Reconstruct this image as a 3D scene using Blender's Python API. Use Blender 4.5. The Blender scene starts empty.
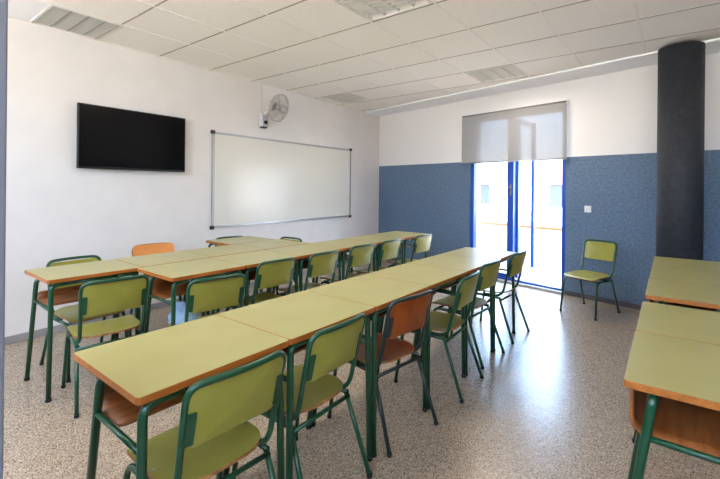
import bpy, bmesh, math, random
from math import sin, cos, pi, radians, atan2, hypot
from mathutils import Vector, Matrix
random.seed(7)
S = bpy.context.scene
COL = S.collection

# ------------------------------------------------------------------ materials
def lin(c):
    c = c / 255.0
    return c / 12.92 if c <= 0.04045 else ((c + 0.055) / 1.055) ** 2.4
def rgb(r, g, b): return (lin(r), lin(g), lin(b), 1.0)

def mat(name, color, rough=0.5, spec=0.5, metal=0.0, coat=0.0):
    m = bpy.data.materials.new(name); m.use_nodes = True
    b = m.node_tree.nodes['Principled BSDF']
    b.inputs['Base Color'].default_value = color
    b.inputs['Roughness'].default_value = rough
    b.inputs['Specular IOR Level'].default_value = spec
    b.inputs['Metallic'].default_value = metal
    b.inputs['Coat Weight'].default_value = coat
    return m
def nodes(m): return m.node_tree.nodes, m.node_tree.links, m.node_tree.nodes['Principled BSDF']

def speckle(m, c1, c2, scale, detail=4.0, lo=0.35, hi=0.65, bump=0.0, bscale=None, stretch=(1, 1, 1)):
    """colour varies between two tones by noise, optional bump"""
    N, L, B = nodes(m)
    tc = N.new('ShaderNodeTexCoord'); mp = N.new('ShaderNodeMapping')
    mp.inputs['Scale'].default_value = stretch
    L.new(tc.outputs['Object'], mp.inputs['Vector'])
    n = N.new('ShaderNodeTexNoise'); n.inputs['Scale'].default_value = scale; n.inputs['Detail'].default_value = detail
    L.new(mp.outputs['Vector'], n.inputs['Vector'])
    r = N.new('ShaderNodeValToRGB')
    r.color_ramp.elements[0].position = lo; r.color_ramp.elements[0].color = c1
    r.color_ramp.elements[1].position = hi; r.color_ramp.elements[1].color = c2
    L.new(n.outputs['Fac'], r.inputs['Fac']); L.new(r.outputs['Color'], B.inputs['Base Color'])
    if bump:
        n2 = N.new('ShaderNodeTexNoise'); n2.inputs['Scale'].default_value = bscale or scale; n2.inputs['Detail'].default_value = 3
        L.new(tc.outputs['Object'], n2.inputs['Vector'])
        bp = N.new('ShaderNodeBump'); bp.inputs['Strength'].default_value = bump; bp.inputs['Distance'].default_value = 0.01
        L.new(n2.outputs['Fac'], bp.inputs['Height']); L.new(bp.outputs['Normal'], B.inputs['Normal'])
    return m

M = {}
M['laminate'] = speckle(mat('yellow_green_laminate', rgb(200, 194, 132), 0.32, 0.45), rgb(158, 151, 96), rgb(163, 156, 102), 6)
M['chair_green'] = speckle(mat('chair_green_laminate', rgb(176, 178, 92), 0.34, 0.45), rgb(142, 138, 55), rgb(150, 146, 63), 9)
M['edge_wood'] = speckle(mat('orange_wood_edging', rgb(176, 108, 48), 0.42, 0.4), rgb(152, 84, 28), rgb(172, 102, 42), 8, stretch=(1, 6, 10))
M['ply_edge'] = speckle(mat('plywood_edge', rgb(140, 92, 48), 0.5, 0.4), rgb(120, 76, 40), rgb(160, 108, 60), 40)
M['shelf_wood'] = speckle(mat('brown_plywood', rgb(150, 92, 50), 0.4, 0.4), rgb(122, 68, 30), rgb(150, 90, 46), 5, stretch=(1, 9, 9))
M['brown_seat'] = speckle(mat('orange_brown_plywood', rgb(168, 86, 36), 0.3, 0.5), rgb(132, 56, 8), rgb(150, 70, 15), 5, stretch=(8, 1.2, 1.2))
M['tan_seat'] = speckle(mat('tan_plywood', rgb(206, 128, 62), 0.35, 0.45), rgb(206, 124, 58), rgb(218, 142, 74), 5, stretch=(1, 8, 1.2))
M['tube_green'] = mat('green_tube_enamel', rgb(18, 68, 44), 0.28, 0.5)
M['tube_dark'] = mat('blackish_green_tube_enamel', rgb(30, 46, 44), 0.3, 0.5)
M['rubber'] = mat('black_rubber', rgb(24, 26, 26), 0.6, 0.3)
M['black_plastic'] = mat('black_plastic', rgb(20, 20, 22), 0.4, 0.4)
M['tv_screen'] = mat('black_screen', rgb(7, 7, 9), 0.16, 0.22)
M['grey_metal'] = mat('grey_aluminium', rgb(170, 170, 168), 0.35, 0.5, 0.6)
M['white_plastic'] = mat('white_plastic', rgb(226, 226, 224), 0.4, 0.4)
M['fan_grey'] = mat('fan_light_grey_plastic', rgb(184, 178, 172), 0.45, 0.4)
M['fan_case'] = mat('fan_case_grey', rgb(176, 178, 180), 0.45, 0.4)
M['whiteboard'] = mat('whiteboard_enamel', rgb(222, 217, 206), 0.2, 0.3)
M['louver'] = mat('louver_metal', rgb(198, 196, 190), 0.3, 0.5, 0.15)
M['divider'] = mat('divider_grey', rgb(120, 116, 108), 0.5, 0.3)
M['light_frame'] = mat('light_frame_white', rgb(225, 222, 215), 0.5, 0.3)
M['tbar'] = mat('ceiling_bar_white', rgb(244, 238, 230), 0.6, 0.3)
M['tbar_dark'] = mat('ceiling_joint', rgb(168, 157, 144), 0.7, 0.2)
M['tile'] = speckle(mat('ceiling_tile', rgb(226, 215, 202), 0.9, 0.2), rgb(247, 240, 230), rgb(251, 245, 237), 60, bump=0.1, bscale=200)
M['plaster_white'] = speckle(mat('white_plaster', rgb(232, 231, 230), 0.8, 0.25), rgb(223, 217, 212), rgb(227, 221, 216), 4, bump=0.04, bscale=60)
M['soffit'] = mat('soffit_white', rgb(250, 250, 250), 0.8, 0.25)
M['base_grey'] = mat('grey_skirting', rgb(150, 146, 144), 0.55, 0.3)
M['base_dark'] = mat('dark_skirting', rgb(82, 78, 82), 0.55, 0.3)
M['pier_grey'] = mat('grey_door_post', rgb(128, 128, 138), 0.5, 0.3)
M['blue_paint'] = mat('blue_frame_paint', rgb(18, 72, 170), 0.3, 0.5)
M['sill'] = mat('threshold_grey', rgb(178, 176, 174), 0.45, 0.4)
M['column'] = speckle(mat('charcoal_plaster', rgb(52, 54, 60), 0.62, 0.4), rgb(36, 38, 43), rgb(46, 48, 54), 18, bump=0.5, bscale=55)
M['terrace'] = speckle(mat('terrace_tile', rgb(226, 220, 212), 0.7, 0.2), rgb(220, 214, 205), rgb(232, 227, 220), 5)
M['render_white'] = speckle(mat('white_render', rgb(236, 232, 226), 0.85, 0.2), rgb(232, 228, 222), rgb(240, 237, 232), 3)
M['terracotta'] = mat('terracotta', rgb(128, 76, 52), 0.8, 0.2)
M['roof_pink'] = mat('roof_tiles', rgb(120, 78, 74), 0.8, 0.2)
M['house_window'] = mat('house_window_glass', rgb(54, 62, 78), 0.4, 0.3)
M['blue_cloth'] = speckle(mat('pale_blue_cloth', rgb(138, 170, 205), 0.8, 0.2), rgb(120, 152, 190), rgb(156, 186, 216), 14)
M['brass'] = mat('steel_lock', rgb(150, 145, 130), 0.3, 0.5, 0.8)

# two-tone blue / white plastered wall: paint changes at a fixed height
def two_tone():
    m = mat('two_tone_wall', rgb(72, 94, 126), 0.7, 0.35)
    N, L, B = nodes(m)
    tc = N.new('ShaderNodeTexCoord')
    sx = N.new('ShaderNodeSeparateXYZ'); L.new(tc.outputs['Object'], sx.inputs['Vector'])
    gt = N.new('ShaderNodeMath'); gt.operation = 'GREATER_THAN'; gt.inputs[1].default_value = 1.828
    L.new(sx.outputs['Z'], gt.inputs[0])
    n = N.new('ShaderNodeTexNoise'); n.inputs['Scale'].default_value = 34; n.inputs['Detail'].default_value = 5
    L.new(tc.outputs['Object'], n.inputs['Vector'])
    r = N.new('ShaderNodeValToRGB')
    r.color_ramp.elements[0].position = 0.3; r.color_ramp.elements[0].color = rgb(82, 101, 123)
    r.color_ramp.elements[1].position = 0.7; r.color_ramp.elements[1].color = rgb(105, 125, 148)
    L.new(n.outputs['Fac'], r.inputs['Fac'])
    mx = N.new('ShaderNodeMix'); mx.data_type = 'RGBA'
    L.new(gt.outputs[0], mx.inputs['Factor']); L.new(r.outputs['Color'], mx.inputs['A'])
    mx.inputs['B'].default_value = rgb(222, 219, 217)
    L.new(mx.outputs['Result'], B.inputs['Base Color'])
    n2 = N.new('ShaderNodeTexNoise'); n2.inputs['Scale'].default_value = 75; n2.inputs['Detail'].default_value = 3
    L.new(tc.outputs['Object'], n2.inputs['Vector'])
    bp = N.new('ShaderNodeBump'); bp.inputs['Distance'].default_value = 0.012
    inv = N.new('ShaderNodeMath'); inv.operation = 'MULTIPLY_ADD'; inv.inputs[1].default_value = -0.5; inv.inputs[2].default_value = 0.6
    L.new(gt.outputs[0], inv.inputs[0]); L.new(inv.outputs[0], bp.inputs['Strength'])
    L.new(n2.outputs['Fac'], bp.inputs['Height']); L.new(bp.outputs['Normal'], B.inputs['Normal'])
    return m
M['two_tone'] = two_tone()

def terrazzo():
    m = mat('terrazzo', rgb(170, 160, 148), 0.27, 0.55)
    N, L, B = nodes(m)
    tc = N.new('ShaderNodeTexCoord')
    def chips(scale, lo, hi, col, prev, seed):
        mp = N.new('ShaderNodeMapping'); mp.inputs['Location'].default_value = (seed, seed * 2.3, seed)
        L.new(tc.outputs['Object'], mp.inputs['Vector'])
        v = N.new('ShaderNodeTexVoronoi'); v.inputs['Scale'].default_value = scale
        L.new(mp.outputs['Vector'], v.inputs['Vector'])
        sep = N.new('ShaderNodeSeparateColor'); L.new(v.outputs['Color'], sep.inputs['Color'])
        a = N.new('ShaderNodeMath'); a.operation = 'GREATER_THAN'; a.inputs[1].default_value = lo
        L.new(sep.outputs['Red'], a.inputs[0])
        d = N.new('ShaderNodeMath'); d.operation = 'LESS_THAN'; d.inputs[1].default_value = hi
        L.new(v.outputs['Distance'], d.inputs[0])
        f = N.new('ShaderNodeMath'); f.operation = 'MULTIPLY'
        L.new(a.outputs[0], f.inputs[0]); L.new(d.outputs[0], f.inputs[1])
        mx = N.new('ShaderNodeMix'); mx.data_type = 'RGBA'
        L.new(f.outputs[0], mx.inputs['Factor'])
        if isinstance(prev, tuple): mx.inputs['A'].default_value = prev
        else: L.new(prev, mx.inputs['A'])
        mx.inputs['B'].default_value = col
        return mx.outputs['Result']
    c = chips(140, 0.35, 0.55, rgb(172, 155, 136), rgb(153, 135, 116), 0.0)
    c = chips(150, 0.66, 0.48, rgb(118, 100, 82), c, 3.1)
    c = chips(170, 0.84, 0.50, rgb(70, 58, 48), c, 7.7)
    c = chips(150, 0.88, 0.5, rgb(196, 184, 168), c, 11.3)
    L.new(c, B.inputs['Base Color'])
    return m
M['terrazzo'] = terrazzo()

def glass():
    m = bpy.data.materials.new('window_glass'); m.use_nodes = True
    N, L = m.node_tree.nodes, m.node_tree.links
    N.remove(N['Principled BSDF']); out = N['Material Output']
    t = N.new('ShaderNodeBsdfTransparent'); t.inputs['Color'].default_value = (0.93, 0.96, 0.97, 1)
    g = N.new('ShaderNodeBsdfGlossy'); g.inputs['Roughness'].default_value = 0.03
    mx = N.new('ShaderNodeMixShader')
    mx.inputs[0].default_value = 0.06; L.new(t.outputs[0], mx.inputs[1]); L.new(g.outputs[0], mx.inputs[2])
    L.new(mx.outputs[0], out.inputs['Surface'])
    return m
M['glass'] = glass()

def screen_fabric():
    m = bpy.data.materials.new('blind_screen_fabric'); m.use_nodes = True
    N, L = m.node_tree.nodes, m.node_tree.links
    N.remove(N['Principled BSDF']); out = N['Material Output']
    t = N.new('ShaderNodeBsdfTransparent'); t.inputs['Color'].default_value = (1, 1, 1, 1)
    d = N.new('ShaderNodeBsdfDiffuse'); d.inputs['Color'].default_value = rgb(158, 156, 155)
    tr = N.new('ShaderNodeBsdfTranslucent'); tr.inputs['Color'].default_value = rgb(150, 146, 142)
    a = N.new('ShaderNodeMixShader'); a.inputs[0].default_value = 0.015
    L.new(d.outputs[0], a.inputs[1]); L.new(tr.outputs[0], a.inputs[2])
    b = N.new('ShaderNodeMixShader'); b.inputs[0].default_value = 0.85
    L.new(t.outputs[0], b.inputs[1]); L.new(a.outputs[0], b.inputs[2])
    L.new(b.outputs[0], out.inputs['Surface'])
    return m
M['fabric'] = screen_fabric()

def lamp_mat():
    m = mat('lamp_tube', rgb(250, 246, 236), 0.4, 0.3)
    B = m.node_tree.nodes['Principled BSDF']
    B.inputs['Emission Color'].default_value = (1.0, 0.95, 0.87, 1)
    B.inputs['Emission Strength'].default_value = 2.2
    return m
M['lamp'] = lamp_mat()

# ------------------------------------------------------------------ mesh helpers
def box(bm, x0, x1, y0, y1, z0, z1, mi=0):
    v = [bm.verts.new(p) for p in ((x0,y0,z0),(x1,y0,z0),(x1,y1,z0),(x0,y1,z0),(x0,y0,z1),(x1,y0,z1),(x1,y1,z1),(x0,y1,z1))]
    for f in ((3,2,1,0),(4,5,6,7),(0,1,5,4),(1,2,6,5),(2,3,7,6),(3,0,4,7)):
        bm.faces.new([v[i] for i in f]).material_index = mi

def fillet(pts, rad, n=6):
    """round the inner corners of a polyline; rad: number or list per inner corner"""
    P = [Vector(p) for p in pts]; out = [P[0]]
    for i in range(1, len(P) - 1):
        r = rad[i - 1] if isinstance(rad, (list, tuple)) else rad
        a, b, c = P[i - 1], P[i], P[i + 1]
        u, w = (a - b), (c - b); lu, lw = u.length, w.length
        u.normalize(); w.normalize()
        d = min(r, lu * 0.49, lw * 0.49)
        if d < 1e-5: out.append(b); continue
        p0, p2 = b + u * d, b + w * d
        for k in range(n + 1):
            t = k / n
            out.append(p0 * (1 - t) ** 2 + b * 2 * t * (1 - t) + p2 * t * t)
    out.append(P[-1]); return out

def tube(bm, pts, r, seg=10, mi=0, closed=False):
    P = [Vector(p) for p in pts]; n = len(P)
    rings = []; up = None
    for i in range(n):
        if closed: t = (P[(i + 1) % n] - P[i - 1]).normalized()
        else: t = (P[min(i + 1, n - 1)] - P[max(i - 1, 0)]).normalized()
        if up is None:
            up = Vector((0, 0, 1)) if abs(t.z) < 0.9 else Vector((1, 0, 0))
        up = (up - t * up.dot(t)).normalized(); s = t.cross(up)
        rings.append([bm.verts.new(P[i] + (up * cos(2*pi*k/seg) + s * sin(2*pi*k/seg)) * r) for k in range(seg)])
    for i in range(n if closed else n - 1):
        A, B2 = rings[i], rings[(i + 1) % n]
        for k in range(seg):
            f = bm.faces.new((A[k], A[(k+1) % seg], B2[(k+1) % seg], B2[k])); f.material_index = mi; f.smooth = True
    if not closed:
        bm.faces.new(rings[0][::-1]).material_index = mi; bm.faces.new(rings[-1]).material_index = mi

def lathe(bm, prof, axis_m=Matrix(), seg=24, mi=0):
    rings = []
    for r, z in prof:
        rings.append([bm.verts.new(axis_m @ Vector((max(r, 1e-4) * cos(2*pi*k/seg), max(r, 1e-4) * sin(2*pi*k/seg), z))) for k in range(seg)])
    for a, b in zip(rings, rings[1:]):
        for k in range(seg):
            f = bm.faces.new((a[k], a[(k+1) % seg], b[(k+1) % seg], b[k])); f.material_index = mi; f.smooth = True
    bm.faces.new(rings[0][::-1]).material_index = mi; bm.faces.new(rings[-1]).material_index = mi

def rounded_outline(hx0, hx1, hy0, hy1, radii, n=5):
    """ccw rounded rectangle; radii for corners (x0y0, x1y0, x1y1, x0y1)"""
    pts = []
    for (cx, cy, sx, sy, a0), r in zip(((hx0,hy0,1,1,pi),(hx1,hy0,-1,1,1.5*pi),(hx1,hy1,-1,-1,0),(hx0,hy1,1,-1,0.5*pi)), radii):
        ox, oy = cx + sx * r, cy + sy * r
        for k in range(n + 1):
            a = a0 + k / n * pi / 2
            pts.append((ox + r * cos(a), oy + r * sin(a)))
    return pts

def panel(bm, outline, surf, thick, face_mi=0, edge_mi=1, grid=0, back_mi=None):
    """curved sheet: outline in (u,v), surf(u,v)->Vector, thickness along surface normal"""
    cu = sum(p[0] for p in outline) / len(outline); cv = sum(p[1] for p in outline) / len(outline)
    e = 1e-3
    def nrm(u, v):
        return (surf(u + e, v) - surf(u - e, v)).cross(surf(u, v + e) - surf(u, v - e)).normalized()
    scales = [1.0, 0.97, 0.8, 0.6, 0.4, 0.2]
    def side(off):
        rings = []
        for s in scales:
            rings.append([bm.verts.new(surf(cu + (u-cu)*s, cv + (v-cv)*s) + nrm(cu + (u-cu)*s, cv + (v-cv)*s) * off) for u, v in outline])
        c = bm.verts.new(surf(cu, cv) + nrm(cu, cv) * off)
        return rings, c
    n = len(outline)
    top, ct = side(thick / 2); bot, cb = side(-thick / 2)
    bmi = face_mi if back_mi is None else back_mi
    for rings, c, flip, mi in ((top, ct, False, face_mi), (bot, cb, True, bmi)):
        for a, b in zip(rings, rings[1:]):
            for k in range(n):
                q = (a[k], a[(k+1) % n], b[(k+1) % n], b[k])
                f = bm.faces.new(q[::-1] if flip else q); f.material_index = mi; f.smooth = True
        for k in range(n):
            q = (rings[-1][k], rings[-1][(k+1) % n], c)
            f = bm.faces.new(q[::-1] if flip else q); f.material_index = mi; f.smooth = True
    # edge gets vertices of its own so that it stays crisp
    ea = [bm.verts.new(v.co) for v in top[0]]; eb = [bm.verts.new(v.co) for v in bot[0]]
    for k in range(n):
        f = bm.faces.new((eb[k], eb[(k+1) % n], ea[(k+1) % n], ea[k])); f.material_index = edge_mi

def obj(name, bm, mats, parent=None, bevel=0.0, smooth=False):
    me = bpy.data.meshes.new(name)
    bmesh.ops.recalc_face_normals(bm, faces=bm.faces[:])
    bm.to_mesh(me); bm.free()
    for m in (mats if isinstance(mats, (list, tuple)) else [mats]): me.materials.append(m)
    o = bpy.data.objects.new(name, me); COL.objects.link(o)
    if parent is not None: o.parent = parent
    if bevel:
        b = o.modifiers.new('bevel', 'BEVEL'); b.width = bevel; b.segments = 2; b.limit_method = 'ANGLE'
    return o
def bm_(): return bmesh.new()
def boxobj(name, dims, m, parent=None, bevel=0.0):
    b = bm_(); box(b, *dims); return obj(name, b, m, parent, bevel)
def tubeobj(name, pts, r, m, parent=None, seg=10):
    b = bm_(); tube(b, pts, r, seg); return obj(name, b, m, parent)
def tag(o, label, cat, group=None):
    o['label'] = label; o['category'] = cat
    if group: o['group'] = group
    return o
def thing(name, label, cat, loc=(0,0,0), rz=0.0, group=None):
    o = bpy.data.objects.new(name, None); COL.objects.link(o)
    o.empty_display_size = 0.1; o.location = loc; o.rotation_euler = (0, 0, rz)
    return tag(o, label, cat, group)
def struct(o):
    o['kind'] = 'structure'; return o
def kids(o): return [c for c in bpy.data.objects if c.parent == o]
def dup(o, parent=None):
    c = o.copy(); COL.objects.link(c)
    if parent is not None: c.parent = parent
    for k in kids(o): dup(k, c)
    return c

# ------------------------------------------------------------------ layout numbers
H = 2.858                                  # ceiling height
T = 0.632                                  # ceiling grid pitch
GX, GY = -4.075, 2.183                     # a grid crossing
def left_x(y): return -4.70 - 0.029 * (y - 1.0)       # left wall plane
def back_y(x): return 5.80 - 0.2125 * (x + 1.2)       # blue wall plane
CORNER = Vector((-4.862, 6.578, 0))
WE = Vector((1, -0.2125, 0)).normalized()             # along the blue wall
WANG = atan2(WE.y, WE.x)
def u_of(x): return (x - CORNER.x) / WE.x
WM = Matrix.Translation(CORNER) @ Matrix.Rotation(WANG, 4, 'Z')   # local: x along wall, -y into room, z up
LANG = atan2(1.0, -0.029)                             # direction of the left wall (towards the corner)
def lw_matrix(y): return Matrix.Translation((left_x(y), y, 0)) @ Matrix.Rotation(LANG, 4, 'Z')  # x along wall, -y into room
RX, Y0 = 2.7, -2.0                                    # right wall, open end of the room behind the camera

# ------------------------------------------------------------------ setting
fl = struct(boxobj('floor', (-5.2, RX + 0.2, Y0, 7.0, -0.15, 0.0), M['terrazzo']))

lw = struct(boxobj('wall_left', (-9.2, 0.25, 0.0, 0.2, 0, H), M['plaster_white']))
lw.matrix_world = Matrix.Translation(CORNER) @ Matrix.Rotation(LANG, 4, 'Z')
bl = struct(boxobj('baseboard_left', (-9.2, -0.0, -0.014, -0.0002, 0, 0.065), M['base_grey'], bevel=0.003))
bl.matrix_world = lw.matrix_world
rw = struct(boxobj('wall_right', (RX, RX + 0.2, Y0, back_y(RX) - 0.02, 0, H), M['two_tone']))

b = bm_()                                             # unseen wall behind the viewer; high openings added to let in fill light
box(b, -5.2, RX + 0.2, Y0 - 0.2, Y0, 0, 1.65); box(b, -5.2, RX + 0.2, Y0 - 0.2, Y0, 2.75, H)
for x in (-5.2, -2.4, 0.3, RX - 0.1): box(b, x, x + 0.3, Y0 - 0.2, Y0, 1.65, 2.75)
struct(obj('wall_front', b, M['two_tone']))

# blue wall with the door opening
DU0, DU1, DZ = u_of(-2.70), u_of(-1.195), 2.53
b = bm_()
WT = 0.30
for v0, v1, nm, mm in ((0, 0.12, 'wall_back', 'two_tone'), (0.12, WT, 'wall_outside', 'render_white')):
    b = bm_()
    box(b, 0.0, DU0, v0, v1, 0, H)
    box(b, DU1, u_of(RX) + 0.3, v0, v1, 0, H)
    box(b, DU0, DU1, v0, v1, DZ, H)
    wb = struct(obj(nm, b, M[mm])); wb.matrix_world = WM
b = bm_()
box(b, 0.02, DU0 - 0.002, -0.014, -0.0002, 0, 0.06); box(b, DU1 + 0.002, u_of(RX) - 0.05, -0.014, -0.0002, 0, 0.06)
o = struct(obj('baseboard_back', b, M['base_dark'])); o.matrix_world = WM

# grey door post close to the camera at the left
struct(boxobj('trim_1', (-1.60, -1.206, 0.0, 0.231, 0, H - 0.01), M['pier_grey'], bevel=0.004))

# ceiling: tiles between bars; four cells are left open for the light fittings
def cell(i, j): return (GX + T * i, GX + T * (i + 1), GY + T * j, GY + T * (j + 1))   # i across, j towards blue wall
LIGHTS = {(-1, -2): 'long', (3, 0): 'grid', (-1, 4): 'grid', (3, 4): 'grid', (3, -4): 'grid', (6, -2): 'grid', (6, 1): 'grid'}
SOF = 0.46
b = bm_(); drop = 0.004
for i in range(-2, 11):
    for j in range(-7, 7):
        if (i, j) in LIGHTS or (i < 0 and j < -1): continue
        x0, x1, y0, y1 = cell(i, j)
        box(b, x0 + 0.004, x1 - 0.004, y0 + 0.004, y1 - 0.004, H, H + 0.015)
ceil = struct(obj('ceiling', b, M['tile']))
struct(boxobj('ceiling_slab', (-5.4, RX + 0.3, Y0 - 0.3, 7.2, H + 0.22, H + 0.3), M['soffit']))
b = bm_()
for i in range(-1, 12):
    x = GX + T * i
    box(b, x - 0.009, x + 0.009, Y0 - 0.2, 6.9, H - 0.004, H + 0.02)
struct(obj('trim_2', b, M['tbar']))
b = bm_()
for j in range(-6, 8):
    y = GY + T * j
    box(b, -5.2 if j > -2 else GX, RX, y - 0.007, y + 0.007, H - 0.0025, H + 0.018)
struct(obj('trim_3', b, M['tbar_dark']))
struct(boxobj('trim_6', (-5.2, GX - 0.013, Y0, 1.034, H - 0.006, H + 0.03), M['soffit']))
# plain soffit strip along the blue wall
o = struct(boxobj('trim_4', (-0.3, u_of(RX), -SOF, 0.0, H - 0.02, H + 0.05), M['soffit'])); o.matrix_world = WM

# round column
b = bm_(); lathe(b, [(0.192, 0.0), (0.192, H - 0.021)], seg=48)
o = obj('column', b, M['column']); o.location = (0.02, 5.07, 0)
struct(o)
tag(o, 'round charcoal plastered column rising from behind the right desks to the ceiling', 'column')

# ------------------------------------------------------------------ glazed door
door = bpy.data.objects.new('door_1', None); COL.objects.link(door); struct(door)
tag(door, 'blue framed double glazed door in the blue wall with one leaf open', 'door')
door.matrix_world = WM
FR = 0.062; FY0, FY1 = 0.03, 0.11
MU = u_of(-1.985)
b = bm_()
box(b, DU0, DU0 + FR, FY0, FY1, 0.0, DZ); box(b, DU1 - FR, DU1, FY0, FY1, 0.0, DZ)
box(b, DU0 + FR, DU1 - FR, FY0, FY1, DZ - 0.07, DZ); box(b, DU0 + FR, DU1 - FR, FY0, FY1, 0.0, 0.055)
box(b, MU - 0.075, MU + 0.028, FY0, FY1, 0.055, DZ - 0.07)
obj('door_frame', b, M['blue_paint'], door, 0.004)
b = bm_()
box(b, DU0 + FR, DU0 + FR + 0.0, FY0, FY1, 0, 0.001) if False else None
box(b, DU0 + FR, MU - 0.075, FY0 + 0.015, FY1 - 0.015, 0.055, 0.12)
obj('bottom_rail', b, M['blue_paint'], door, 0.003)
boxobj('glass_pane', (DU0 + FR, MU - 0.075, 0.066, 0.072, 0.12, DZ - 0.07), M['glass'], door)
boxobj('threshold', (DU0 - 0.0, DU1, -0.03, 0.03, 0.0, 0.03), M['sill'], door, 0.004)
# open leaf, hinged beside the middle post and swung outwards
leaf = bpy.data.objects.new('door_leaf', None); COL.objects.link(leaf); leaf.parent = door
leaf.location = (MU + 0.036, FY1 + 0.005, 0); leaf.rotation_euler = (0, 0, radians(96))
LW, LZ0, LZ1 = 0.66, 0.065, DZ - 0.08
b = bm_(); s = 0.07
box(b, 0, s, -0.025, 0.025, LZ0, LZ1); box(b, LW - s, LW, -0.025, 0.025, LZ0, LZ1)
box(b, s, LW - s, -0.025, 0.025, LZ0, LZ0 + 0.09); box(b, s, LW - s, -0.025, 0.025, LZ1 - s, LZ1)
obj('leaf_frame', b, M['blue_paint'], leaf, 0.004)
boxobj('leaf_glass', (s, LW - s, -0.003, 0.003, LZ0 + 0.09, LZ1 - s), M['glass'], leaf)
b = bm_(); box(b, MU - 0.02, MU + 0.0, FY0 - 0.012, FY0 + 0.002, 1.30, 1.47)
tube(b, fillet([(MU - 0.01, FY0, 1.42), (MU - 0.01, FY0 - 0.05, 1.42), (MU - 0.10, FY0 - 0.05, 1.42)], 0.015), 0.008)
obj('door_handle', b, M['brass'], door)

# roller blind in front of the upper part
bl_ = thing('roller_blind', 'grey see-through roller blind drawn halfway down over the glazed door', 'blind')
bl_.matrix_world = WM
BU0, BU1, BZ0, BZ1 = u_of(-2.815), u_of(-1.165), 1.802, 2.568
boxobj('blind_fabric', (BU0, BU1, -0.062, -0.0605, BZ0, BZ1 - 0.01), M['fabric'], bl_)
b = bm_(); tube(b, [(BU0 + 0.005, -0.045, BZ1 - 0.012), (BU1 - 0.005, -0.045, BZ1 - 0.012)], 0.019, 16)
M['blind_grey'] = mat('blind_grey', rgb(120, 116, 114), 0.6, 0.3)
obj('roller_tube', b, M['blind_grey'], bl_)
b = bm_(); tube(b, [(BU0, -0.061, BZ0), (BU1, -0.061, BZ0)], 0.011, 12)
obj('bottom_bar', b, M['grey_metal'], bl_)
for uu in (BU0 - 0.004, BU1 + 0.004):
    boxobj('bracket', (uu - 0.003, uu + 0.003, -0.068, -0.0005, BZ1 - 0.045, BZ1 + 0.012), M['white_plastic'], bl_)
b = bm_(); tube(b, [(BU1 + 0.013, -0.05, BZ1 - 0.01), (BU1 + 0.013, -0.05, BZ0 + 0.05)], 0.002, 6)
obj('pull_chain', b, M['white_plastic'], bl_)

# light switch
sw = thing('light_switch', 'small white square light switch on the blue wall right of the door', 'switch')
sw.matrix_world = WM @ Matrix.Translation((u_of(-0.915), 0, 1.15))
boxobj('switch_plate', (-0.042, 0.042, -0.010, -0.0003, -0.042, 0.042), M['white_plastic'], sw, 0.004)
boxobj('rocker', (-0.026, 0.026, -0.016, -0.010, -0.028, 0.028), M['white_plastic'], sw, 0.002)

# ------------------------------------------------------------------ terrace and neighbours outside
o = struct(boxobj('terrace_floor', (-3.0, 5.0, WT + 0.0, 2.3, -0.16, -0.01), M['terrace'])); o.matrix_world = WM
o = struct(boxobj('wall_terrace', (-3.0, 5.0, 1.75, 1.93, -0.01, 0.66), M['render_white'])); o.matrix_world = WM
o = struct(boxobj('trim_5', (-3.0, 5.0, 1.71, 1.97, 0.66, 0.71), M['terracotta'], bevel=0.006)); o.matrix_world = WM
struct(boxobj('ground', (-60, 40, 9.5, 80, -3.2, -3.0), M['terrace']))
def house(label, loc, rz, w, d, h, nwin, rows):
    t = thing('house', label, 'house', loc, rz)
    boxobj('house_wall', (-w/2, w/2, 0, d, 0, h), M['render_white'], t)
    b = bm_()
    v = [b.verts.new(p) for p in ((-w/2-.3,-.3,h),(w/2+.3,-.3,h),(w/2+.3,d+.3,h),(-w/2-.3,d+.3,h),(-w/2-.3,d/2,h+1.3),(w/2+.3,d/2,h+1.3))]
    for f in ((0,1,5,4),(2,3,4,5),(1,2,5),(3,0,4),(3,2,1,0)): b.faces.new([v[i] for i in f])
    obj('roof', b, M['roof_pink'], t)
    for r in range(rows):
        for k in range(nwin):
            x = -w/2 + w * (k + 0.5) / nwin; z = 1.0 + r * 2.6
            boxobj('window', (x - 0.45, x + 0.45, -0.04, 0.02, z, z + 1.1), M['house_window'], t)
    return t
house('pale house with a pink roof seen through the open door leaf', (-5.2, 19.5, -3.0), radians(-10), 8.0, 6.0, 4.6, 4, 2)
house('pale low house farther left behind the fixed door pane', (-13.5, 24.0, -3.0), radians(14), 8.0, 6.0, 4.2, 3, 2)

# ------------------------------------------------------------------ things on the left wall
def wall_frame_matrix(y): return lw_matrix(y)
tv = thing('television', 'large black flat television mounted high on the white wall', 'television')
tv.matrix_world = lw_matrix(1.925)
TW, TZ0, TZ1 = 0.534, 1.556, 2.188
boxobj('tv_back', (-0.3, 0.3, -0.05, -0.0005, 1.70, 2.05), M['black_plastic'], tv, 0.01)
boxobj('tv_body', (-TW, TW, -0.085, -0.05, TZ0, TZ1), M['black_plastic'], tv, 0.004)
boxobj('tv_screen', (-TW + 0.012, TW - 0.012, -0.0875, -0.085, TZ0 + 0.022, TZ1 - 0.012), M['tv_screen'], tv)

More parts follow.
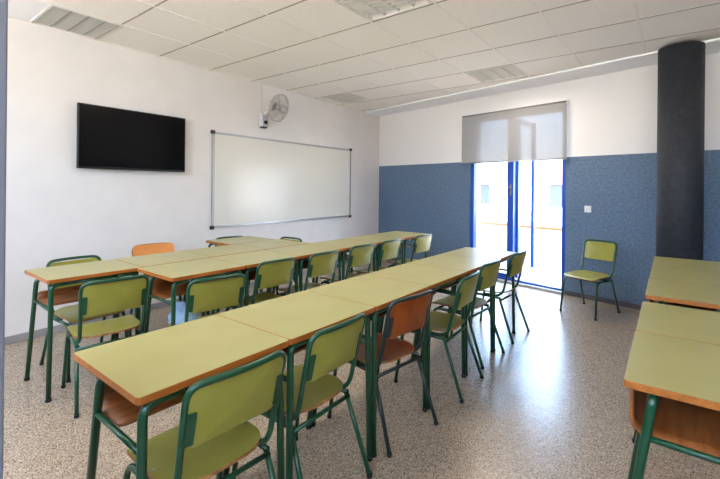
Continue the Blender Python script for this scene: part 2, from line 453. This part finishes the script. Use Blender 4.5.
wbd = thing('whiteboard', 'wide white enamel whiteboard with thin grey frame on the white wall', 'whiteboard')
wbd.matrix_world = lw_matrix(4.245)
BW, Z0, Z1 = 1.388, 0.868, 2.082
boxobj('board_surface', (-BW, BW, -0.020, -0.0005, Z0, Z1), M['whiteboard'], wbd)
b = bm_(); f = 0.022
box(b, -BW - 0.004, BW + 0.004, -0.027, -0.0005, Z0 - 0.004, Z0 + f); box(b, -BW - 0.004, BW + 0.004, -0.027, -0.0005, Z1 - f, Z1 + 0.004)
box(b, -BW - 0.004, -BW + f, -0.027, -0.0005, Z0 + f, Z1 - f); box(b, BW - f, BW + 0.004, -0.027, -0.0005, Z0 + f, Z1 - f)
obj('board_frame', b, M['grey_metal'], wbd)
for sx in (-1, 1):
    for zz in (Z0, Z1):
        boxobj('corner_cap', (sx * BW - 0.026, sx * BW + 0.026, -0.033, -0.0003, zz - 0.024, zz + 0.024), M['black_plastic'], wbd, 0.006)

fan = thing('wall_fan', 'light grey caged fan on a bracket high above the whiteboard', 'fan')
fan.matrix_world = lw_matrix(3.63)
# local: x along the wall to the corner, -y into the room
b = bm_(); box(b, -0.055, 0.055, -0.085, -0.0005, 2.245, 2.43)
obj('control_box', b, M['fan_case'], fan, 0.012)
boxobj('box_base', (-0.04, 0.04, -0.075, -0.01, 2.225, 2.246), M['black_plastic'], fan, 0.004)
b = bm_(); lathe(b, [(0.026, 0), (0.024, 0.018)], Matrix.Translation((0.0, -0.085, 2.305)) @ Matrix.Rotation(pi/2, 4, 'X'))
obj('knob', b, M['black_plastic'], fan)
hub = Vector((0.04, -0.315, 2.49)); ax = Vector((0.25, -1, -0.34)).normalized()
b = bm_(); tube(b, fillet([(0, -0.05, 2.41), (0.0, -0.10, 2.43), hub - ax * 0.16 + Vector((0, 0, -0.03))], 0.03), 0.024, 12)
obj('arm', b, M['fan_grey'], fan)
q = Vector((0, 0, 1)).rotation_difference(ax).to_matrix().to_4x4(); HM = Matrix.Translation(hub) @ q
b = bm_(); lathe(b, [(0.02, -0.21), (0.055, -0.20), (0.066, -0.17), (0.066, -0.09), (0.05, -0.06)], HM, 20)
obj('motor', b, M['fan_grey'], fan)
M['fan_blade'] = mat('fan_blade_plastic', rgb(196, 190, 186), 0.35, 0.4)
for k in range(3):
    b = bm_(); a0 = k * 2*pi/3 + 0.3
    ol = [(0.03, -0.025), (0.09, -0.055), (0.15, -0.062), (0.172, -0.02), (0.165, 0.04), (0.10, 0.05), (0.03, 0.025)]
    RM = HM @ Matrix.Rotation(a0, 4, 'Z')
    panel(b, ol, lambda u, v: RM @ Vector((u, v, 0.006 + v * 0.35)), 0.003, 0, 0)
    obj('blade', b, M['fan_blade'], fan)
b = bm_(); lathe(b, [(0.034, -0.025), (0.034, 0.02), (0.022, 0.03)], HM, 20); obj('hub', b, M['fan_grey'], fan)
M['cage_wire'] = mat('cage_wire', rgb(166, 160, 156), 0.4, 0.4)
b = bm_()
for rr, zz in ((0.193, 0.0), (0.19, -0.02), (0.19, 0.02), (0.13, 0.052), (0.07, 0.06), (0.13, -0.05), (0.07, -0.055)):
    tube(b, [HM @ Vector((rr*cos(2*pi*k/36), rr*sin(2*pi*k/36), zz)) for k in range(36)], 0.0032 if rr > 0.15 else 0.002, 6, closed=True)
for k in range(40):
    a = 2*pi*k/40
    for sg in (1, -1):
        tube(b, [HM @ Vector((r_*cos(a), r_*sin(a), sg*z_)) for r_, z_ in ((0.03, 0.062), (0.08, 0.06), (0.14, 0.05), (0.18, 0.03), (0.193, 0.0))], 0.0016, 4)
obj('cage', b, M['cage_wire'], fan)
b = bm_(); lathe(b, [(0.042, 0.058), (0.042, 0.066), (0.03, 0.07)], HM, 20); obj('cage_badge', b, M['fan_grey'], fan)
b = bm_(); tube(b, [(-0.01, -0.02, 2.43), (-0.012, -0.012, H - 0.02)], 0.004, 6); obj('cable', b, M['fan_case'], fan)

# ------------------------------------------------------------------ recessed ceiling lights
def ceiling_light(i, j, kind, label):
    x0, x1, y0, y1 = cell(i, j); m = 0.014
    if kind == 'long': x0, x1, y0, y1 = -4.722, -4.085, 1.035, 1.60
    t = thing('ceiling_light', label, 'ceiling light', ((x0+x1)/2, (y0+y1)/2, H), 0, 'recessed louvred ceiling lights')
    hx, hy = (x1-x0)/2 - m, (y1-y0)/2 - m
    b = bm_(); w = 0.016
    box(b, -hx, hx, -hy, -hy + w, -0.003, 0.012); box(b, -hx, hx, hy - w, hy, -0.003, 0.012)
    box(b, -hx, -hx + w, -hy + w, hy - w, -0.003, 0.012); box(b, hx - w, hx, -hy + w, hy - w, -0.003, 0.012)
    obj('frame', b, M['light_frame'], t)
    b = bm_(); g = hx - w; g2 = hy - w; z1 = 0.11; th = 0.004
    box(b, -g, g, -g2, -g2 + th, 0.0, z1); box(b, -g, g, g2 - th, g2, 0.0, z1)
    box(b, -g, -g + th, -g2 + th, g2 - th, 0.0, z1); box(b, g - th, g, -g2 + th, g2 - th, 0.0, z1)
    box(b, -g, g, -g2, g2, z1, z1 + th)
    obj('housing', b, M['light_frame'], t)
    for k in range(4):
        b = bm_(); p = -g + 2 * g * (k + 0.5) / 4
        if kind == 'long': tube(b, [(-g + 0.03, p * g2 / g, 0.085), (g - 0.03, p * g2 / g, 0.085)], 0.013, 10)
        else: tube(b, [(p, -g2 + 0.03, 0.085), (p, g2 - 0.03, 0.085)], 0.013, 10)
        obj('lamp_tube', b, M['lamp'], t)
    b = bm_(); zt = 0.05
    def wedge(a, c, wtop, along):         # louvre blade: narrow at the bottom, wide at the top
        lo = 0.0015
        if along == 'y': vs = [(a-lo,-c,0.0),(a+lo,-c,0.0),(a+lo,c,0.0),(a-lo,c,0.0),(a-wtop,-c,zt),(a+wtop,-c,zt),(a+wtop,c,zt),(a-wtop,c,zt)]
        else: vs = [(-c,a-lo,0.0),(c,a-lo,0.0),(c,a+lo,0.0),(-c,a+lo,0.0),(-c,a-wtop,zt),(c,a-wtop,zt),(c,a+wtop,zt),(-c,a+wtop,zt)]
        v = [b.verts.new(p_) for p_ in vs]
        for f_ in ((3,2,1,0),(4,5,6,7),(0,1,5,4),(1,2,6,5),(2,3,7,6),(3,0,4,7)): b.faces.new([v[q_] for q_ in f_])
    if kind == 'long':
        for k in range(1, 4): wedge(-g2 + 2*g2*k/4, g - th, 0.010, 'x')
        obj('divider', b, M['divider'], t); b = bm_()
        for k in range(1, 16): wedge(-g + 2*g*k/16, g2 - th, 0.002, 'y')
    else:
        for k in range(1, 4): wedge(-g + 2*g*k/4, g2 - th, 0.012, 'y')
        for k in range(1, 9): wedge(-g2 + 2*g2*k/9, g - th, 0.008, 'x')
    obj('louver', b, M['louver'], t)
    return t
LL = {(-1, -2): 'narrow celled ceiling light beside the white wall above the television',
      (3, 0): 'silver louvred ceiling light cut by the top edge of the photo',
      (-1, 4): 'small looking louvred ceiling light near the wall corner beyond the fan',
      (3, 4): 'louvred ceiling light just in front of the blind',
      (3, -4): 'unseen louvred ceiling light added overhead behind the viewpoint',
      (6, -2): 'unseen louvred ceiling light added overhead to the right of the viewpoint',
      (6, 1): 'unseen louvred ceiling light added over the right hand desks'}  # last three fittings lie out of view, added for overhead light
for (i, j), kind in LIGHTS.items():
    if j in (-4,) or i == 6: pass
    ceiling_light(i, j, kind, LL[(i, j)])

# ------------------------------------------------------------------ desks
DL, DW, DZT = 0.5695, 0.530, 0.785
def make_desk(shelf_front=0.035, curl=-0.172, lean=0.115, curl_top=0.735, zs=0.585):
    dw = DW
    t = thing('desk', '', 'desk', group='school desks')
    hl, hw = DL/2, dw/2
    # top: wood slab with rounded edge, laminate face
    b = bm_(); ol = rounded_outline(-hl, hl, -hw, hw, (0.014,)*4, 4); n = len(ol)
    def ring(z, inset): return [b.verts.new((x*(1 - inset/hl), y*(1 - inset/hw), z)) for x, y in ol]
    R = [ring(DZT-0.026, 0.004), ring(DZT-0.022, 0), ring(DZT-0.003, 0), ring(DZT-0.0006, 0.0004), ring(DZT, 0.0013)]
    for a, c in zip(R, R[1:]):
        for k in range(n): b.faces.new((a[k], a[(k+1)%n], c[(k+1)%n], c[k])).material_index = 0
    b.faces.new(R[0][::-1]).material_index = 0
    top2 = [b.verts.new(v.co) for v in R[-1]]; b.faces.new(top2).material_index = 1
    obj('desktop', b, [M['edge_wood'], M['laminate']], t)
    r = 0.0145; zr = DZT - 0.026 - r - 0.001
    lx, fy, ry = 0.256, 0.233, -0.085
    for sy, y_top, y_foot in ((1, fy, fy + 0.012), (-1, ry, ry - lean)):
        for sx in (-1, 1):
            pts = fillet([(sx*(lx + 0.012), y_foot, 0.012), (sx*lx, y_top, zr), (sx*0.12, y_top, zr)], 0.045, 8)
            lg = tubeobj('leg', pts, r, M['tube_green'], t, 12)
            bb = bm_(); lathe(bb, [(r + 0.002, 0.0), (r + 0.002, 0.022)], Matrix.Translation((sx*(lx + 0.012), y_foot, 0)), 12)
            obj('foot_cap', bb, M['rubber'], lg)
        tubeobj('top_rail', [(-0.125, y_top, zr), (0.125, y_top, zr)], r, M['tube_green'], t, 12)
    for sx in (-1, 1):
        yr = ry - lean * (1 - zs / zr); yf = fy + 0.012 * (1 - zs / zr)
        tubeobj('end_rail', [(sx*(lx + 0.003), yr, zs + 0.022), (sx*(lx + 0.003), yf, zs + 0.016)], 0.010, M['tube_green'], t)
    # bent plywood shelf: flat under the top, curling up into a back panel
    prof = fillet([(0, shelf_front, zs + 0.016), (0, curl, zs + 0.016), (0, curl, curl_top)], 0.055, 8)
    n_ = 6; prof = [prof[0].lerp(prof[1], k / n_) for k in range(n_)] + prof[1:]
    L_ = [0.0]
    for a, c in zip(prof, prof[1:]): L_.append(L_[-1] + (c - a).length)
    tot = L_[-1]
    def surf(u, v):
        v = min(max(v, -0.01), tot + 0.01)
        k = 0
        while k < len(L_) - 2 and v > L_[k+1]: k += 1
        f_ = (v - L_[k]) / max(L_[k+1] - L_[k], 1e-6)
        p = prof[k].lerp(prof[k+1], f_) if 0 <= f_ <= 1 else prof[k] + (prof[k+1] - prof[k]) * f_
        return Vector((u, p.y, p.z))
    b = bm_(); nu, nv = 8, 34; sh = 0.240; th = 0.011
    rowsT, rowsB = [], []
    for iv in range(nv + 1):
        v = tot * iv / nv
        p0, p1 = surf(0, v - 0.004), surf(0, v + 0.004)
        d_ = (p1 - p0).normalized(); nn = Vector((0, d_.z, -d_.y))
        half = sh
        if tot - v < 0.03: half = sh - 0.03 + math.sqrt(max(0, 0.03**2 - (0.03 - (tot - v))**2))
        if v < 0.02: half = sh - 0.02 + math.sqrt(max(0, 0.02**2 - (0.02 - v)**2))
        p = surf(0, v)
        rowsT.append([b.verts.new((half * (2*k/nu - 1), p.y + nn.y*th/2, p.z + nn.z*th/2)) for k in range(nu + 1)])
        rowsB.append([b.verts.new((half * (2*k/nu - 1), p.y - nn.y*th/2, p.z - nn.z*th/2)) for k in range(nu + 1)])
    for a, c in zip(range(nv), range(1, nv + 1)):
        for k in range(nu):
            b.faces.new((rowsT[a][k], rowsT[a][k+1], rowsT[c][k+1], rowsT[c][k])).smooth = True
            b.faces.new((rowsB[a][k], rowsB[c][k], rowsB[c][k+1], rowsB[a][k+1])).smooth = True
        b.faces.new((rowsT[a][0], rowsT[c][0], rowsB[c][0], rowsB[a][0])); b.faces.new((rowsT[a][nu], rowsB[a][nu], rowsB[c][nu], rowsT[c][nu]))
    for rr in (0, nv):
        for k in range(nu): b.faces.new((rowsT[rr][k], rowsB[rr][k], rowsB[rr][k+1], rowsT[rr][k+1]))
    s_ = obj('shelf', b, M['shelf_wood'], t)
    for f_ in s_.data.polygons: f_.use_smooth = True
    return t

E_ = radians(-90)      # pupil side towards +X
W_ = radians(90)       # pupil side towards -X
desk0 = make_desk(); first = [True]
def desk(x, y, rz, label, group):
    global desk0
    if first[0]: d = desk0; first[0] = False
    else: d = dup(desk0)
    d.location = (x, y, 0); d.rotation_euler = (0, 0, rz); d['label'] = label; d['group'] = group
    return d
ordn = ['nearest', 'second', 'third', 'fourth', 'fifth', 'farthest']
P = 0.571
for k in range(6):
    txt = {0: 'green topped desk at the near end of the central row, closest to the viewer',
           5: 'green topped desk at the far end of the central row, beside the door'}.get(k,
           f'green topped desk, {ordn[k]} from the near end of the central row')
    desk(-1.508, 0.523 + P * (k + 0.5), E_, txt, 'desks of the central row')
d = make_desk(0.10, -0.172, 0.150, 0.632, 0.565)
d.location = (-3.487, 1.100, 0); d.rotation_euler = (0, 0, E_); d['group'] = 'desks of the left block'; d['label'] = ('single green topped desk at the near left, standing in front of the doubled row')
for k in range(6):
    txt = {0: 'green topped desk at the near end of the left block, its aisle side',
           5: 'green topped desk at the far end of the left block by the blue wall'}.get(k,
           f'aisle side desk of the left block, {ordn[k]} from its near end')
    desk(-2.946, 1.335 + P * (k + 0.5), E_, txt, 'desks of the left block')
for k in range(3):
    txt = ['wall side desk of the left block in front of the orange chair',
           'wall side desk in the middle of the left block, under the whiteboard',
           'wall side desk of the left block beside the end chair facing the viewer'][k]
    desk(-3.490, 1.388 + P * (k + 0.5), W_, txt, 'desks of the left block')
dd = desk(-4.012, 2.49 + DL/2, W_, 'desk standing out towards the white wall below the whiteboard', 'desks of the left block')
dd.scale = (1.0, 0.92, 1.0)
RT = [(1.813, 'large looking green topped desk at the right edge with its brown shelf showing'),
      (2.385, 'right hand desk pushed against the far side of the nearest right desk'),
      (3.125, 'right hand desk just beyond the gap between the right desks'),
      (3.698, 'right hand desk second beyond the gap, in front of the column'),
      (4.271, 'farthest right hand desk, right at the foot of the column')]
wide0 = make_desk(0.21, -0.145, 0.105)
for c in kids(wide0):
    if c.name.startswith('desktop'): c.location.y = 0.100
for k, (y, txt) in enumerate(RT):
    d = wide0 if k == 0 else dup(wide0)
    d.location = (0.026 - 0.006 * k, y, 0); d.rotation_euler = (0, 0, E_ + radians(0.8))
    d['label'] = txt; d['group'] = 'desks at the right edge'

# ------------------------------------------------------------------ chairs
def make_chair(style):
    seat_m, back_m, tube_m = {'green': (M['chair_green'], M['chair_green'], M['tube_green']),
                              'brown': (M['brown_seat'], M['brown_seat'], M['tube_dark']),
                              'tan': (M['brown_seat'], M['tan_seat'], M['tube_green'])}[style]
    t = thing('chair', '', 'chair')
    r = 0.0115
    # seat: slightly dished, dropping at the front edge (front = +y)
    def seat_s(u, v):
        z = 0.418 + 0.010 * (u / 0.19) ** 2
        if v > 0.13: z -= 0.018 * ((v - 0.13) / 0.08) ** 2
        if v < -0.08: z += 0.010 * ((v + 0.08) / 0.1) ** 2
        return Vector((u, v, z))
    b = bm_(); panel(b, rounded_outline(-0.192, 0.192, -0.190, 0.205, (0.13, 0.13, 0.045, 0.045), 8), seat_s, 0.012, 0, 1)
    obj('seat', b, [seat_m, M['ply_edge']], t)
    # back frame: one bent tube, up both sides and across the top
    fr = [(-0.172, 0.0, 0.397), (-0.174, -0.17, 0.397), (-0.183, -0.262, 0.793), (0.183, -0.262, 0.793), (0.174, -0.17, 0.397), (0.172, 0.0, 0.397)]
    pts = fillet(fr, [0.09, 0.055, 0.055, 0.09], 8)
    # bow the top bar backwards
    pts2 = []
    for p in pts:
        w = max(0.0, 1 - (p.x / 0.183) ** 2) if p.z > 0.7 else 0.0
        pts2.append(p + Vector((0, -0.028 * w, 0.004 * w)))
    # extra points along the top bar so that it curves
    out = []
    for a, c in zip(pts2, pts2[1:]):
        out.append(a)
        if a.z > 0.74 and c.z > 0.74 and (c - a).length > 0.1:
            for k in range(1, 8):
                q_ = a.lerp(c, k / 8); w = 1 - (q_.x / 0.183) ** 2
                q_.y = -0.262 - 0.028 * w; q_.z = 0.793 + 0.004 * w; out.append(q_)
    out.append(pts2[-1])
    tubeobj('back_frame', out, r, tube_m, t, 12)
    # backrest
    def yb(z): return -0.17 - 0.092 * (z - 0.397) / 0.385
    zb0, zb1, hwid = (0.586, 0.781, 0.174) if style != 'tan' else (0.598, 0.807, 0.19)
    fwd = 0.0 if style != 'tan' else 0.02
    def back_s(u, v):
        w = 1 - (u / 0.183) ** 2
        return Vector((u, yb(v) - 0.026 * w + fwd, v - 0.014 * w * max(0.0, (zb1 - v) / (zb1 - zb0))))
    rad = (0.035, 0.035, 0.02, 0.02) if style != 'tan' else (0.05, 0.05, 0.045, 0.045)
    b = bm_(); panel(b, rounded_outline(-hwid, hwid, zb0, zb1, rad, 6), back_s, 0.010, 0, 1)
    obj('backrest', b, [back_m, M['ply_edge']], t)
    for sx in (-1, 1):
        b = bm_()
        def plate(u, v, sx=sx): return Vector((sx * u, yb(v) - 0.026 * (1 - (u/0.183)**2) - 0.008 + fwd, v))
        panel(b, rounded_outline(0.150, 0.176, 0.592, 0.705, (0.004,)*4, 2), plate, 0.004, 0, 0)
        obj('bracket', b, tube_m, t)
        b = bm_(); lathe(b, [(0.006, 0), (0.004, 0.003)], Matrix.Translation((sx*0.176, -0.02, 0.434)), 10)
        obj('rivet', b, M['grey_metal'], t)
    # legs and rails
    for sx in (-1, 1):
        fp = fillet([(sx*0.200, 0.215, 0.012), (sx*0.186, 0.165, 0.386), (sx*0.184, 0.02, 0.386)], 0.06, 8)
        lg = tubeobj('leg', fp, r, tube_m, t, 12)
        b = bm_(); lathe(b, [(r+0.002, 0), (r+0.002, 0.02)], Matrix.Translation((sx*0.200, 0.215, 0)), 12); obj('foot_cap', b, M['rubber'], lg)
        tubeobj('side_rail', [(sx*0.184, 0.025, 0.386), (sx*0.184, -0.16, 0.382)], r, tube_m, t, 12)
        lg = tubeobj('leg', [(sx*0.184, -0.148, 0.384), (sx*0.203, -0.285, 0.012)], r, tube_m, t, 12)
        b = bm_(); lathe(b, [(r+0.002, 0), (r+0.002, 0.02)], Matrix.Translation((sx*0.203, -0.285, 0)), 12); obj('foot_cap', b, M['rubber'], lg)
    tubeobj('crossbar', [(-0.187, -0.165, 0.367), (0.187, -0.165, 0.367)], 0.010, tube_m, t, 12)
    tubeobj('crossbar', [(-0.184, 0.13, 0.388), (0.184, 0.13, 0.388)], 0.010, tube_m, t, 12)
    return t
PROTO = {}
def chair(style, bx, by, face, label, group, dz=1.0):
    """bx,by: floor point below the top of the backrest; face: heading (deg) of the sitter"""
    if style not in PROTO: c = PROTO[style] = make_chair(style)
    else: c = dup(PROTO[style])
    a = radians(face) - pi/2
    off = Matrix.Rotation(a, 3, 'Z') @ Vector((0, -0.25, 0))
    c.location = (bx - off.x, by - off.y, 0); c.rotation_euler = (0, 0, a)
    c.scale = (1, 1, dz)
    c['label'] = label
    if group: c['group'] = group
    return c

# central row, aisle side (sitters face the white wall)
CR = 'chairs along the central row'
chair('green', -1.185, 0.820, 178, 'green chair in the foreground at the nearest desk of the central row', CR)
chair('green', -1.213, 1.345, 182, 'green chair between the foreground chair and the orange-brown chair', CR)
chair('brown', -1.200, 1.935, 172, 'orange-brown chair with blackish frame at the central row', CR)
chair('green', -1.170, 2.650, 184, 'green chair just beyond the orange-brown chair at the central row', CR)
chair('green', -1.228, 3.205, 177, 'green chair second from the door end of the central row', CR)
chair('green', -1.210, 3.865, 177, 'green chair nearest the door at the end of the central row', CR)
# left block, aisle side
LC = 'chairs along the left block, aisle side'
chair('green', -2.900, 1.085, 172, 'green chair pulled out beside the single near left desk', LC)
chair('green', -2.440, 1.515, 169, 'green chair with wide back at the near end of the left block, in the aisle', LC)
chair('green', -2.635, 2.165, 178, 'aisle side green chair, second along the doubled left block', LC)
chair('green', -2.615, 2.7, 180, 'aisle side green chair, third along the doubled left block', LC)
chair('green', -2.64, 3.29, 178, 'aisle side green chair, fourth along the doubled left block', LC)
chair('green', -2.63, 3.8, 180, 'aisle side green chair, fifth along the doubled left block', LC)
chair('green', -2.6, 4.48, 177, 'green chair at the far end of the left block against the blue wall', LC)
# left block, wall side
chair('green', -3.93, 1.175, 3, 'green chair by the white wall showing over the single near left desk', None, 1.0)
chair('tan', -4.25, 1.930, -10, 'orange plywood chair by the white wall left of the whiteboard', None)
chair('green', -4.355, 2.88, -14, 'chair just peeking over the desk below the whiteboard', None, 0.972)
chair('green', -3.615, 3.165, 270, 'green chair behind the left block facing the viewer, in front of the whiteboard', None)
# lone chair by the blue wall
chair('green', -0.725, 5.36, 250.5, 'lone green chair standing against the blue wall below the switch', None)


# pale blue cloth bundle lying on a seat
b = bm_()
bmesh.ops.create_icosphere(b, subdivisions=4, radius=1.0)
for v in b.verts:
    x, y, z = v.co
    k = 1 + 0.10 * sin(5*x + 2) * cos(4*y + 1) + 0.05 * sin(11*z + 3*x)
    fold = 0.006 * sin(9*x + 6*y) * (1 if z > 0 else 0)
    v.co = Vector((x*0.085*k, y*0.095*k, (z*0.135*k + fold if z > 0 else z*0.004)))
for f_ in b.faces: f_.smooth = True
o = tag(obj('cloth_bundle', b, M['blue_cloth']), 'pale blue cloth bundle on a chair seat under the near end of the left block', 'cloth')
o.location = (-2.845, 1.500, 0.4315)

# ------------------------------------------------------------------ light
w = bpy.data.worlds.new('World'); S.world = w; w.use_nodes = True
N, L = w.node_tree.nodes, w.node_tree.links
bg = N['Background']
tc = N.new('ShaderNodeTexCoord'); sx = N.new('ShaderNodeSeparateXYZ'); L.new(tc.outputs['Generated'], sx.inputs[0])
rp = N.new('ShaderNodeValToRGB')
rp.color_ramp.elements[0].position = 0.0; rp.color_ramp.elements[0].color = (1.0, 0.97, 0.93, 1)
rp.color_ramp.elements[1].position = 0.13; rp.color_ramp.elements[1].color = (0.47, 0.69, 1.0, 1)
L.new(sx.outputs['Z'], rp.inputs['Fac']); L.new(rp.outputs['Color'], bg.inputs['Color'])
bg.inputs['Strength'].default_value = 13

def sun(e, az, el):
    l = bpy.data.lights.new('Sun', 'SUN'); l.energy = e; l.angle = radians(1.0); l.color = (1.0, 0.95, 0.88)
    o = bpy.data.objects.new('Sun', l); COL.objects.link(o)
    d = Vector((cos(az)*cos(el), sin(az)*cos(el), sin(el)))
    o.rotation_euler = d.to_track_quat('Z', 'Y').to_euler()
sun(40.0, radians(70), radians(70))

def area(name, loc, e, col):
    l = bpy.data.lights.new(name, 'AREA'); l.shape = 'SQUARE'; l.size = 0.52; l.energy = e; l.color = col
    l.spread = radians(165)                          # wide spread so the added fill reaches the walls
    o = bpy.data.objects.new(name, l); COL.objects.link(o); o.location = loc
for (i, j), kind in LIGHTS.items():
    if i != 3: continue                               # added fill, under the middle line of fittings only, though all look unlit
    x0, x1, y0, y1 = cell(i, j)
    area('fill_light', ((x0+x1)/2, (y0+y1)/2, H - 0.006), 16, (1.0, 0.91, 0.80))

# ------------------------------------------------------------------ camera
cam = bpy.data.cameras.new('Camera'); co = bpy.data.objects.new('Camera', cam); COL.objects.link(co)
yaw, roll = 0.636, 0.010
F = Vector((-sin(yaw), cos(yaw), 0)); Rt = Vector((cos(yaw), sin(yaw), 0)); U = Vector((0, 0, 1))
R_ = Rt * cos(roll) + U * sin(roll); U_ = -Rt * sin(roll) + U * cos(roll)
mw = Matrix((R_, U_, -F)).transposed().to_4x4(); mw.translation = Vector((0, 0, 1.40))
co.matrix_world = mw
cam.sensor_width = 36.0; cam.sensor_fit = 'HORIZONTAL'; cam.lens = 403.5 / 720 * 36
cam.shift_x = (360 - 379.2) / 720; cam.shift_y = -(239.5 - 187.4) / 720
cam.clip_start = 0.02
S.camera = co

S.view_settings.view_transform = 'Standard'; S.view_settings.look = 'None'
S.view_settings.gamma = 1.0; S.view_settings.exposure = 0.47; S.view_settings.use_curve_mapping = False
S.cycles.use_denoising = True
S.cycles.max_bounces = 10; S.cycles.diffuse_bounces = 6; S.cycles.transparent_max_bounces = 12
S.cycles.sample_clamp_indirect = 6
